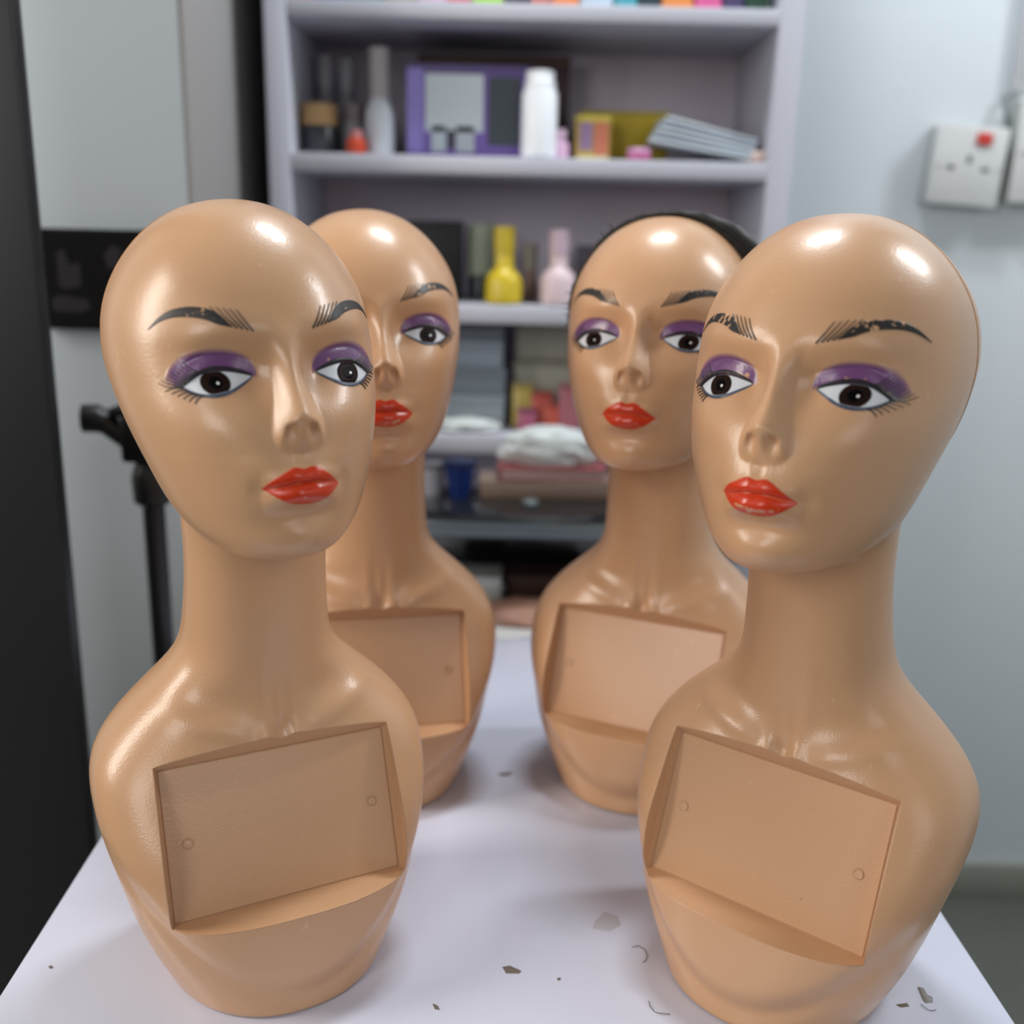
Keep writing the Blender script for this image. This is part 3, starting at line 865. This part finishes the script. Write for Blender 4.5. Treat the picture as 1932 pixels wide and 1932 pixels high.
# middle shelf
zc = bz['c']
carton('black_box', 'tall black box behind the rear bust on the middle shelf', 'box', 770, 868, 424, 572, 1.58, zc, (24, 25, 29), .10, lid=(30, 31, 36))
bottle('green_bottle', 'pale green bottle with dark foot beside the black box', 'bottle', 906, 42, 432, 572, 1.62, zc, (52, 60, 66), 1.0, .62, (166, 178, 156), .66)
bottle('yellow_bottle', 'bright yellow long necked bottle on the middle shelf', 'bottle', 951, 66, 434, 578, 1.53, zc, (206, 182, 40), .52, .56, (200, 178, 46), .28, shoulder=.16)
bottle('brown_bottle', 'small grey and brown bottle between the yellow and pink ones', 'bottle', 1000, 34, 462, 570, 1.60, zc, (132, 104, 92), .7, .66, (150, 144, 130), .45)
bottle('pink_flask', 'pale pink long necked bottle on the middle shelf', 'bottle', 1054, 64, 438, 578, 1.53, zc, (218, 196, 202), .52, .52, (206, 182, 198), .28, shoulder=.16)
bottle('clear_bottle', 'pale bottle with rounded cap behind the net cap', 'bottle', 1404, 38, 438, 572, 1.56, zc, (190, 196, 204), .7, .6, (204, 210, 216), .3)
carton('mauve_box', 'dull mauve box behind the bottles on the middle shelf', 'box', 1090, 1290, 470, 570, 1.66, zc, (96, 88, 104), .06)

# lower shelf: stacked cartons and sachets
zd = bz['d']
zz = zd
for i, (hh_, c) in enumerate(((.048, (176, 190, 200)), (.040, (132, 144, 156)), (.040, (146, 158, 172)), (.026, (104, 112, 122)))):
    a, b = span(838+4*i, 955-3*i, 1.56, 700)
    t = empty('stacked_carton', ((a+b)/2, 1.62, zz), math.radians((-2, 1.5, -1, 2)[i]))
    tag(t, ['lowest', 'second', 'third', 'topmost'][i]+' blue grey carton of the stack on the lower shelf', 'carton', 'blue grey cartons')
    w = b-a; m_ = mat(f'grey_carton_{i}', c, .5)
    MB().box(-w/2, w/2, -.06, .06, .0004, hh_*.86, .0015).build('body', m_, t)
    MB().box(-w/2-.001, w/2+.001, -.061, .061, hh_*.60, hh_, .0015).build('lid', mat(f'grey_carton_lid_{i}', tuple(int(k*.93) for k in c), .5), t)
    zz += hh_+.0004
carton('beige_box', 'lower beige box on the lower shelf', 'box', 968, 1100, 700, 815, 1.60, zd, (168, 166, 152), .10)
carton('beige_box', 'upper beige box standing on another beige box', 'box', 972, 1084, 624, 700, 1.61, zd+hgt(700, 815, 1.60)+.0005, (160, 156, 146), .08)
for i, (u, v_, wp, hp, c, n) in enumerate(((986, 766, 40, 72, (196, 176, 92), 'yellow'), (1022, 790, 40, 60, (196, 84, 70), 'red'), (1040, 800, 36, 38, (232, 110, 90), 'orange'), (1082, 800, 44, 46, (104, 122, 168), 'blue'), (1074, 775, 40, 80, (180, 110, 120), 'rose'), (994, 800, 36, 34, (176, 96, 124), 'magenta'))):
    Y = 1.535+.006*(5-i)
    x = px(u, v_, Y).x; w = wp/F_PX*Y; h = hp/F_PX*Y
    b = MB()
    b.box(-w/2, w/2, -.004, .004, .0005, h, .003)
    o = b.build('sachet_body', mat(f'sachet_{n}', c, .35))
    t = empty('sachet', (x, Y, zd), 0); tag(t, f'{n} sachet leaning before the beige boxes', 'sachet', 'sachets on the lower shelf')
    o.name = 'pouch'; o.parent = t; o.rotation_euler = (math.radians(-7), 0, 0)
    s_ = MB().box(-w/2-.001, w/2+.001, -.0015, .0015, h-.001, h+.008, .0005).build('crimped_top', mat(f'sachet_top_{n}', tuple(int(k*.8) for k in c), .4), t)
    s_.rotation_euler = (math.radians(-7), 0, 0)

# ---------------------------------------------------------------- black stand at the far end of the table
M_BLK = mat('gloss_black_board', (26, 28, 30), .22, coat=.4)
SY0, SY1 = 1.275, 1.455
SZ = px(1000, 985, SY0).z
sx0, sx1 = span(640, 1330, SY0, 1000)
st = empty('black_stand', ((sx0+sx1)/2, (SY0+SY1)/2, TABLE_Z)); st.location.z += .0005
tag(st, 'low glossy black stand across the far end of the table', 'stand')
w = (sx1-sx0)/2; hz = SZ-TABLE_Z
MB().box(-w, w, (SY0-SY1)/2, (SY1-SY0)/2, hz-.024, hz, .002).build('top_board', M_BLK, st)
MB().box(-w, -w+.018, (SY0-SY1)/2+.006, (SY1-SY0)/2, 0, hz-.024, .001).build('side_panel', M_BLK, st)
MB().box(w-.018, w, (SY0-SY1)/2+.006, (SY1-SY0)/2, 0, hz-.024, .001).build('side_panel', M_BLK, st)
MB().box(-w+.018, w-.018, (SY1-SY0)/2-.008, (SY1-SY0)/2, 0, hz-.024, .001).build('back_panel', M_BLK, st)
MB().box(-w+.02, w-.02, (SY0-SY1)/2-.0015, (SY0-SY1)/2+.002, hz-.021, hz-.003, .001).build('edge_strip', mat('grey_edge_strip', (96, 108, 114), .25, coat=.4), st)
MB().lathe([(.010, 0), (.012, .002), (.012, .005), (.009, .007)], n=20, M=Matrix.Translation((px(1000, 950, 1.36).x-st.location.x, 1.36-st.location.y, hz))).build('chrome_button', mat('brushed_knob', (140, 150, 154), .3, .6), st)
def cup(name, label, u, wt, wb, v0, v1, Y, rgb, base):
    x = px(u, (v0+v1)/2, Y).x; h = hgt(v0, v1, Y, u); rt = wt/F_PX*Y/2; rb = wb/F_PX*Y/2
    t = empty(name, (x, Y, base)); tag(t, label, 'cup')
    MB().lathe([(rb, .0004), (rt*.98, h-.003), (rt*1.03, h-.002), (rt*1.03, h), (rt*.93, h), (rb*.9, .004), (.001, .003)], n=28).build('body', mat('plastic_'+'_'.join(map(str, rgb)), rgb, .4), t)
    MB().lathe([(rt*1.0, h-.006), (rt*1.06, h-.005), (rt*1.06, h+.0005), (rt*1.0, h+.001)], n=28).build('rim', mat('rim_'+'_'.join(map(str, rgb)), tuple(int(k*.6) for k in rgb), .4), t)
cup('blue_cup', 'deep blue tapered plastic cup on the black stand', 868, 62, 38, 868, 934, 1.40, (12, 44, 112), SZ)
cup('white_cup', 'greyish white cup at the left of the blue cup', 815, 46, 40, 876, 934, 1.41, (168, 168, 178), SZ)
carton('brown_box', 'flat brown box under a red book on the black stand', 'box', 905, 1150, 905, 940, 1.39, SZ, (146, 124, 112), .06, lid=(150, 130, 118))
hb = hgt(905, 940, 1.39)
t = empty('red_book', (px(1042, 890, 1.39).x, 1.42, SZ+hb+.0006), math.radians(1.5)); tag(t, 'dusty red book lying on the brown box', 'book')
bw = 210/F_PX*1.39/2
MB().box(-bw, bw, -.03, .03, 0, .0025, .0006).build('cover', mat('dusty_red_cover', (150, 78, 82), .5), t)
MB().box(-bw+.003, bw-.002, -.028, .028, .0025, .0145).build('pages', mat('book_pages', (196, 170, 166), .7), t)
MB().box(-bw, bw, -.03, .03, .0145, .017, .0006).build('cover', mat('dusty_red_cover', (150, 78, 82), .5), t)
MB().box(-bw-.001, -bw+.003, -.03, .03, .0005, .0165, .0006).build('spine', mat('dusty_red_cover', (150, 78, 82), .5), t)
# crumpled white plastic bag on the book
def crumple(name, label, cat, c, sx, sy, sz, rgb, seed, amp=.22, rough=.4):
    bm = bmesh.new(); bmesh.ops.create_icosphere(bm, subdivisions=4, radius=1)
    from mathutils import noise
    for v in bm.verts:
        d = v.co.normalized()
        k = 1+amp*noise.noise(d*2.2+Vector((seed, 0, 0)))+amp*.6*abs(noise.noise(d*4.7+Vector((0, seed, 0))))
        p = d*k
        v.co = Vector((p.x*sx, p.y*sy, max(p.z, -.62)*sz+.62*sz))
    me = bpy.data.meshes.new(name); bm.to_mesh(me); bm.free()
    o = link(name, me, mat(name+'_film', rgb, rough), sharp=28)
    o.location = c
    return tag(o, label, cat)
crumple('plastic_bag', 'crumpled white plastic bag on the red book', 'bag', (px(1035, 850, 1.42).x, 1.42, SZ+hb+.0178), .066, .026, .032, (206, 212, 212), 3.1)
crumple('plastic_bag', 'folded pale plastic bag on the lower shelf before the grey cartons', 'bag', (px(880, 820, 1.52).x, 1.528, zd), .050, .022, .012, (190, 198, 208), 8.4)
# things on the table below the stand
carton('white_box', 'small white box under the black stand', 'box', 850, 946, 1034, 1100, 1.33, TABLE_Z, (206, 212, 208), .06, lid=(196, 202, 200))
carton('dark_brown_box', 'dark brown box under the black stand', 'box', 954, 1110, 1040, 1096, 1.36, TABLE_Z, (74, 52, 48), .06, lid=(66, 48, 46))
crumple('peach_pouch', 'soft peach coloured pouch on the table before the stand', 'pouch', (px(1005, 1110, 1.29).x, 1.295, TABLE_Z), .068, .028, .020, (206, 160, 140), 5.2, .12, .6)
# loose papers
def sheet(label, u, v_, w_, d_, rz, rgb, lift=.0004, curl=.006):
    d = px(u, v_, 1.0)-CAM; k = (TABLE_Z-CAM.z)/d.z; p = CAM+d*k
    nx, ny = 14, 10; V = []
    for th in (0, .0006):
        for j in range(ny):
            for i in range(nx):
                x = (i/(nx-1)-.5)*w_; y = (j/(ny-1)-.5)*d_
                V.append((x, y, lift+th+curl*max(0, (i/(nx-1)-.55))**2*4+.0008*math.sin(7*x/w_+3*y/d_)**2))
    F = grid_faces(ny, nx)+[tuple(q+nx*ny for q in f[::-1]) for f in grid_faces(ny, nx)]
    rim = list(range(nx))+[nx*(j+1)-1 for j in range(1, ny)]+[nx*ny-2-i for i in range(nx-1)]+[nx*j for j in range(ny-2, 0, -1)]
    for a_, b_ in zip(rim, rim[1:]+rim[:1]): F.append((b_, a_, a_+nx*ny, b_+nx*ny))
    o = link('paper_sheet', pydata('paper_sheet', V, F), mat('paper_%d' % rgb[0], rgb, .7))
    o.location = (p.x, p.y, TABLE_Z); o.rotation_euler = (0, 0, rz)
    return tag(o, label, 'paper')
sheet('white paper sheet with curling edge between the rear busts', 985, 1185, .10, .07, .3, (206, 206, 204), curl=.010)
sheet('pale grey paper sheet behind the curling white one', 1010, 1148, .15, .06, -.1, (188, 190, 198))

# ---------------------------------------------------------------- wall fittings on the right
M_PLATE = mat('white_socket_plastic', (212, 214, 214), .35)
def socket(label, u, v_, w_, h_, rot, red=True):
    p = px(u, v_, WALL_Y)
    t = empty('wall_socket', (p.x, WALL_Y-.0003, p.z)); t.rotation_euler = (0, rot, 0)
    tag(t, label, 'socket')
    MB().box(-w_/2+.002, w_/2-.002, -.034, 0, -h_/2+.002, h_/2-.002, .003).build('back_box', mat('socket_back_box', (176, 178, 174), .45), t)
    MB().box(-w_/2, w_/2, -.043, -.034, -h_/2, h_/2, .003).build('face_plate', M_PLATE, t)
    if red:
        MB().box(.006, .030, -.0475, -.0425, h_*.27, h_*.42, .0015).build('rocker_switch', mat('red_switch', (206, 62, 50), .3), t)
    sl = mat('socket_slot', (90, 94, 92), .6)
    for x_, z_, a_, b_ in ((0, .010, .007, .012), (-.028, -.004, .012, .007), (.028, -.004, .012, .007)):
        MB().box(x_-a_/2, x_+a_/2, -.0436, -.0425, z_-b_/2, z_+b_/2).build('pin_slot', sl, t)
    for x_ in (-w_*.42, w_*.42):
        MB().lathe([(.0026, 0), (.0026, .0012), (.0015, .0016)], n=12, M=Matrix.Translation((x_, -.0428, -.004)) @ Matrix.Rotation(math.pi/2, 4, 'X')).build('screw', mat('socket_screw', (170, 172, 172), .3, .8), t)
    return t
socket('white wall socket with a red rocker switch', 1806, 316, .116, .122, math.radians(3.4))
socket('white wall socket box cut by the picture edge, no red switch', 1952, 290, .10, .16, math.radians(1.0), False)
# conduit and lead
p0, p1 = px(1918, 150, WALL_Y), px(1952, 240, WALL_Y)
tag(MB().box(p0.x-.012, p0.x+.012, WALL_Y-.016, WALL_Y-.0004, p1.z-.03+.08, ZC-.002, .002).build('cable_trunking', mat('trunking', (196, 198, 202), .45)), 'white vertical cable trunking above the socket boxes', 'trunking')
q0, q1, q2 = px(1852, 238, WALL_Y-.02), px(1892, 268, WALL_Y-.03), px(1897, 180, WALL_Y-.012)
lead = empty('plug_lead', (q1.x, WALL_Y-.002, q1.z)); tag(lead, 'grey lead with small plug joining socket and trunking', 'cable')
MB().tube([q0-lead.location, (q0+q1)/2-lead.location+Vector((0, -.004, -.004)), q1-lead.location, (q1+q2)/2-lead.location+Vector((.004, 0, 0)), q2-lead.location], .0042, 8).build('cord', mat('grey_cord', (120, 128, 130), .5), lead)
MB().ball((0, -.022, 0), .012, 14, 9, (.9, .9, 1.3)).build('plug', mat('plug_grey', (92, 102, 106), .45), lead)

# ---------------------------------------------------------------- dark things on the left
M_DARK = mat('matt_black_laminate', (30, 32, 35), .45, noise=(4, .1))
PY = .98
xe = px(90, 560, PY+.02).x
t = empty('black_pillar', (xe-.11, PY+.01, 0)); tag(t, 'tall matt black pillar panel at the left picture edge', 'pillar')
MB().box(-.11, .11, -.01, .01, 0, ZC-.002, .002).build('panel', M_DARK, t)
MB().box(.1090, .1108, -.0085, .0085, .02, ZC-.02, .0005).build('edge_band', mat('black_edge_band', (24, 25, 26), .35), t)
BY = COLUMN_Y-.03
a, b = span(56, 318, BY, 520); zt, zb_ = px(160, 432, BY).z, px(160, 622, BY).z
t = empty('wall_display', ((a+b)/2, COLUMN_Y-.0006, (zt+zb_)/2)); tag(t, 'black rectangular display panel on the wall behind the front bust', 'display')
MB().box((a-b)/2, (b-a)/2, -.028, 0, (zb_-zt)/2, (zt-zb_)/2, .003).build('casing', mat('display_casing', (14, 14, 16), .8, spec=.15), t)
MB().box((a-b)/2+.005, (b-a)/2-.005, -.0292, -.0280, (zb_-zt)/2+.005, (zt-zb_)/2-.005).build('face', mat('display_face', (11, 11, 13), .8, spec=.15), t)
pm = mat('display_print', (46, 45, 49), .8, spec=.15)
def dpoly(pts, nm='printed_shape'):
    P = [(px(u, v_, BY).x-t.location.x, px(u, v_, BY).z-t.location.z) for u, v_ in pts]
    MB().prism(P, -.0298, -.0290).build(nm, pm, t, smooth=False)
dpoly([(106, 476), (120, 470), (130, 500), (150, 496), (154, 540), (126, 546), (112, 540)])
dpoly([(98, 566), (112, 556), (166, 566), (172, 582), (150, 590), (102, 586)])
dpoly([(196, 480), (212, 462), (228, 470), (226, 500), (204, 508)])
# tripod
TY = 1.14
pb, pt_ = px(300, 1100, TY), px(270, 700, TY)
xt = pb.x
t = empty('tripod', (xt, TY, 0)); tag(t, 'black tripod stand with pan handle in front of the white wall', 'tripod')
M_TRI = mat('tripod_black', (22, 22, 24), .4)
zh = px(262, 815, TY).z
MB().tube([(0, 0, .42), (0, 0, zh-.055)], .0125, 14).build('pole', M_TRI, t)
MB().lathe([(.013, 0), (.021, .006), (.022, .035), (.017, .05), (.013, .055)], c=(0, 0, zh-.085), n=18).build('collar', M_TRI, t)
MB().box(-.026, .026, -.022, .022, zh-.032, zh+.02, .006).build('pan_head', M_TRI, t)
MB().box(-.035, .035, -.025, .025, zh+.02, zh+.03, .003).build('camera_plate', M_TRI, t)
hx = px(165, 790, TY).x-xt
MB().tube([(0, 0, zh-.012), (hx*.35, -.005, zh-.008), (hx*.62, -.008, zh+.010), (hx*.80, -.010, zh+.016), (hx, -.012, zh+.016)], [.012, .011, .013, .016, .0155], 14).build('pan_handle', M_TRI, t)
MB().ball((.03, -.01, zh-.01), .012, 12, 8).build('knob', M_TRI, t)
for k in range(3):
    an = math.radians(80+120*k)
    MB().tube([(.012*math.cos(an), .012*math.sin(an), .46), (.06*math.cos(an), .06*math.sin(an), .24), (.11*math.cos(an), .11*math.sin(an), .008)], [.010, .009, .008], 10).build('leg', M_TRI, t)
    MB().tube([(0, 0, .25), (.057*math.cos(an), .057*math.sin(an), .25)], .004, 6).build('brace', M_TRI, t)
# ---------------------------------------------------------------- net cap on the rear right bust
M_NET = bpy.data.materials.new('black_net'); M_NET.use_nodes = True
nt = M_NET.node_tree; N = nt.nodes; L = nt.links
p_ = N['Principled BSDF']; p_.inputs['Roughness'].default_value = .6; p_.inputs['Sheen Weight'].default_value = .25
tc = N.new('ShaderNodeTexCoord'); vo = N.new('ShaderNodeTexVoronoi'); vo.inputs['Scale'].default_value = 420; vo.feature = 'DISTANCE_TO_EDGE'
L.new(tc.outputs['Object'], vo.inputs['Vector'])
rp = N.new('ShaderNodeValToRGB'); rp.color_ramp.elements[0].color = S(16, 17, 18); rp.color_ramp.elements[1].color = S(52, 52, 54); rp.color_ramp.elements[1].position = .35
L.new(vo.outputs['Distance'], rp.inputs[0]); L.new(rp.outputs[0], p_.inputs['Base Color'])
bpn = N.new('ShaderNodeBump'); bpn.inputs['Distance'].default_value = .0015; bpn.inputs['Strength'].default_value = .8
L.new(vo.outputs['Distance'], bpn.inputs['Height']); L.new(bpn.outputs[0], p_.inputs['Normal'])

cap = empty('wig_cap', BR.location, BR.rotation_euler.z)
tag(cap, 'black net wig cap with clear beads stretched over the rear mannequin head', 'wig cap')
def cap_edge(be):
    """reach of the cap from its centre at the back of the head; be = 0 up, +90 towards local x"""
    b = np.degrees(be)
    return np.radians(np.interp(b, [-180, -150, -120, -95, -70, -40, 0, 40, 70, 95, 120, 150, 180], [62, 80, 102, 114, 114, 110, 105, 99, 94, 88, 84, 72, 62]))
C0 = np.array([0, .022, .425])
be = np.linspace(-np.pi, np.pi, 121)[:-1]
ts = np.linspace(0, 1, 40)
def cap_points(ts, be, off):
    T, B = np.meshgrid(ts, be, indexing='ij')
    P_ = T*cap_edge(B)
    d = np.stack([np.sin(P_)*np.sin(B), np.cos(P_), np.sin(P_)*np.cos(B)], -1).reshape(-1, 3)
    O = np.tile(C0, (len(d), 1))
    r = root_along(O, d, .01, .15)
    return (O+(r+off(T, B).ravel())[:, None]*d)
def thick(T, B):
    th = .0034+.0012*np.sin(23*B+5*np.sin(9*T))*np.cos(31*T+2*B)
    th = th+.0150*np.exp(-((np.degrees(B)-48)/32)**2)*np.clip(T, 0, 1)*np.exp(-((T-.88)/.28)**2)
    return th
Po = cap_points(ts[1:], be, thick); Pi = cap_points(ts[1:], be, lambda T, B: .0004+0*T)
po = cap_points(np.array([0.]), be[:1], lambda T, B: .0026+0*T)
nr, nc = len(ts)-1, len(be)
V = np.concatenate([Po, Pi, po]); n1 = nr*nc
F = grid_faces(nr, nc, True)+[tuple(q+n1 for q in f[::-1]) for f in grid_faces(nr, nc, True)]
F += [((nr-1)*nc+j, (nr-1)*nc+(j+1) % nc, n1+(nr-1)*nc+(j+1) % nc, n1+(nr-1)*nc+j) for j in range(nc)]
F += [(2*n1, (j+1) % nc, j) for j in range(nc)]
me = pydata('net', V, F); bm = bmesh.new(); bm.from_mesh(me); bmesh.ops.recalc_face_normals(bm, faces=bm.faces); bm.to_mesh(me); bm.free()
link('net', me, M_NET, cap)
Pe = cap_points(np.array([1.0]), be, lambda T, B: .0022+.0004*np.sin(40*B)+.007*np.exp(-((np.degrees(B)-48)/32)**2))
ring = [Vector(q) for q in Pe]+[Vector(Pe[0])]
MB().tube(ring, .0024, 8, caps=False).build('edge_band', mat('black_elastic', (20, 20, 22), .55, bump=(900, .6, .001)), cap)
# frayed ends along the band
for k in range(9):
    j = random.choice([i for i in range(nc) if -110 < math.degrees(be[i]) < -30])
    q = Vector(Pe[j]); o = (q-Vector((0, .02, .42))).normalized()
    MB().tube([q, q+o*.003+Vector((0, -.002, .003)), q+o*.005+Vector((random.uniform(-.002, .002), -.004, .002))], [.0005, .0004, .0002], 5).build('loose_thread', mat('black_elastic', (20, 20, 22)), cap)
M_BEAD = mat('clear_bead', (206, 204, 176), .12, .35, coat=.5)
bead_me = None
for row, tt in enumerate((.985, .955)):
    for k in range(10):
        b_ = math.radians(47+2.5*k)
        q = cap_points(np.array([tt]), np.array([b_]), lambda T, B: thick(T, B)+.0022-.0006*row)[0]
        if bead_me is None:
            o = MB().ball((0, 0, 0), .0014, 10, 7, (1, 1, 1)).build('bead', M_BEAD, cap); bead_me = o.data
        else:
            o = bpy.data.objects.new('bead', bead_me); COL.objects.link(o); o.parent = cap
        o.location = Vector(q)
# beaded fringe hanging behind the neck
M_FR = mat('dark_fringe', (38, 36, 48), .5)
for k in range(15):
    x_ = -.066+.0098*k
    q0 = Vector((x_*.72, .060-.25*abs(x_)*.3, .365))
    zend = .285 if k < 9 else .245-.004*(k-9)
    pts = [q0, Vector((x_*.9, .066, .33)), Vector((x_*1.02, .068, (zend+.33)/2)), Vector((x_*1.05, .068, zend))]
    MB().tube(pts, [.0012, .0011, .001, .0008], 6).build('fringe_strand', M_FR, cap)
    for z_ in (zend, (zend+.33)/2):
        o = bpy.data.objects.new('bead', bead_me); COL.objects.link(o); o.parent = cap; o.location = (x_*1.04, .0665, z_); o.scale = (1.3, 1.3, 1.3)

# ---------------------------------------------------------------- scuffs, flakes and hairs on the table
def on_table(u, v_):
    d = px(u, v_, 1.0)-CAM
    return CAM+d*((TABLE_Z-CAM.z)/d.z)
M_SCUFF = mat('grey_glue_mark', (150, 148, 146), .5)
M_FLAKE = mat('brown_grey_flake', (112, 102, 92), .7)
def blot(name, pts, m, h=.0005):
    P = [on_table(u, v_) for u, v_ in pts]
    c = sum(P, Vector())/len(P)
    bm = bmesh.new()
    lo = [bm.verts.new((q.x-c.x, q.y-c.y, 0)) for q in P]; hi = [bm.verts.new(((q.x-c.x)*.86, (q.y-c.y)*.86, h)) for q in P]
    n = len(P)
    for k in range(n): bm.faces.new((lo[k], lo[(k+1) % n], hi[(k+1) % n], hi[k]))
    bm.faces.new(hi)
    bmesh.ops.recalc_face_normals(bm, faces=bm.faces)
    me = bpy.data.meshes.new(name); bm.to_mesh(me); bm.free()
    o = link(name, me, m, tb)
    o.matrix_world = Matrix.Translation((c.x, c.y, TABLE_Z+.00003))
    o.matrix_parent_inverse = Matrix()
    o.matrix_basis = tb_inv @ Matrix.Translation((c.x, c.y, TABLE_Z+.00003))
    return o
tb_inv = (Matrix.Translation(tb.location) @ Matrix.Rotation(tb.rotation_euler.z, 4, 'Z')).inverted()
blot('glue_mark', [(1731, 1862), (1742, 1865), (1750, 1880), (1760, 1884), (1760, 1892), (1746, 1893), (1740, 1884)], M_SCUFF, .0012)
blot('flake', [(947, 1824), (962, 1822), (984, 1832), (980, 1837), (955, 1837)], M_FLAKE)
blot('flake', [(938, 1460), (956, 1458), (968, 1457), (962, 1463), (948, 1465)], M_FLAKE)
blot('flake', [(816, 1894), (826, 1898), (830, 1906), (820, 1904)], M_FLAKE)
blot('flake', [(91, 1824), (97, 1822), (100, 1827), (94, 1828)], M_FLAKE)
blot('glue_mark', [(1122, 1738), (1140, 1720), (1165, 1728), (1172, 1745), (1150, 1758), (1118, 1752)], mat('pale_scuff', (184, 182, 190), .35), .0003)
blot('flake', [(1690, 1896), (1712, 1893), (1716, 1899), (1700, 1901)], M_FLAKE)
blot('flake', [(1051, 1846), (1058, 1845), (1057, 1850), (1052, 1850)], M_FLAKE)
def hair(label, pts):
    P = [on_table(u, v_) for u, v_ in pts]
    o = MB().tube([Vector((q.x, q.y, TABLE_Z+.0006+.0006*math.sin(2.5*k))) for k, q in enumerate(P)], .00022, 5).build('loose_hair', mat('dark_hair', (52, 42, 36), .4))
    return tag(o, label, 'hair', 'loose hairs on the table')
hair('hooked loose hair on the table beside the front bust below the socket', [(1192, 1788), (1204, 1786), (1216, 1791), (1221, 1803), (1219, 1812), (1213, 1817)])
hair('curved loose hair at the bottom edge of the table', [(1224, 1890), (1226, 1900), (1236, 1910), (1250, 1915), (1264, 1914)])
hair('short curved hair below the glue mark at the table corner', [(1737, 1896), (1745, 1903), (1754, 1907), (1766, 1908)])
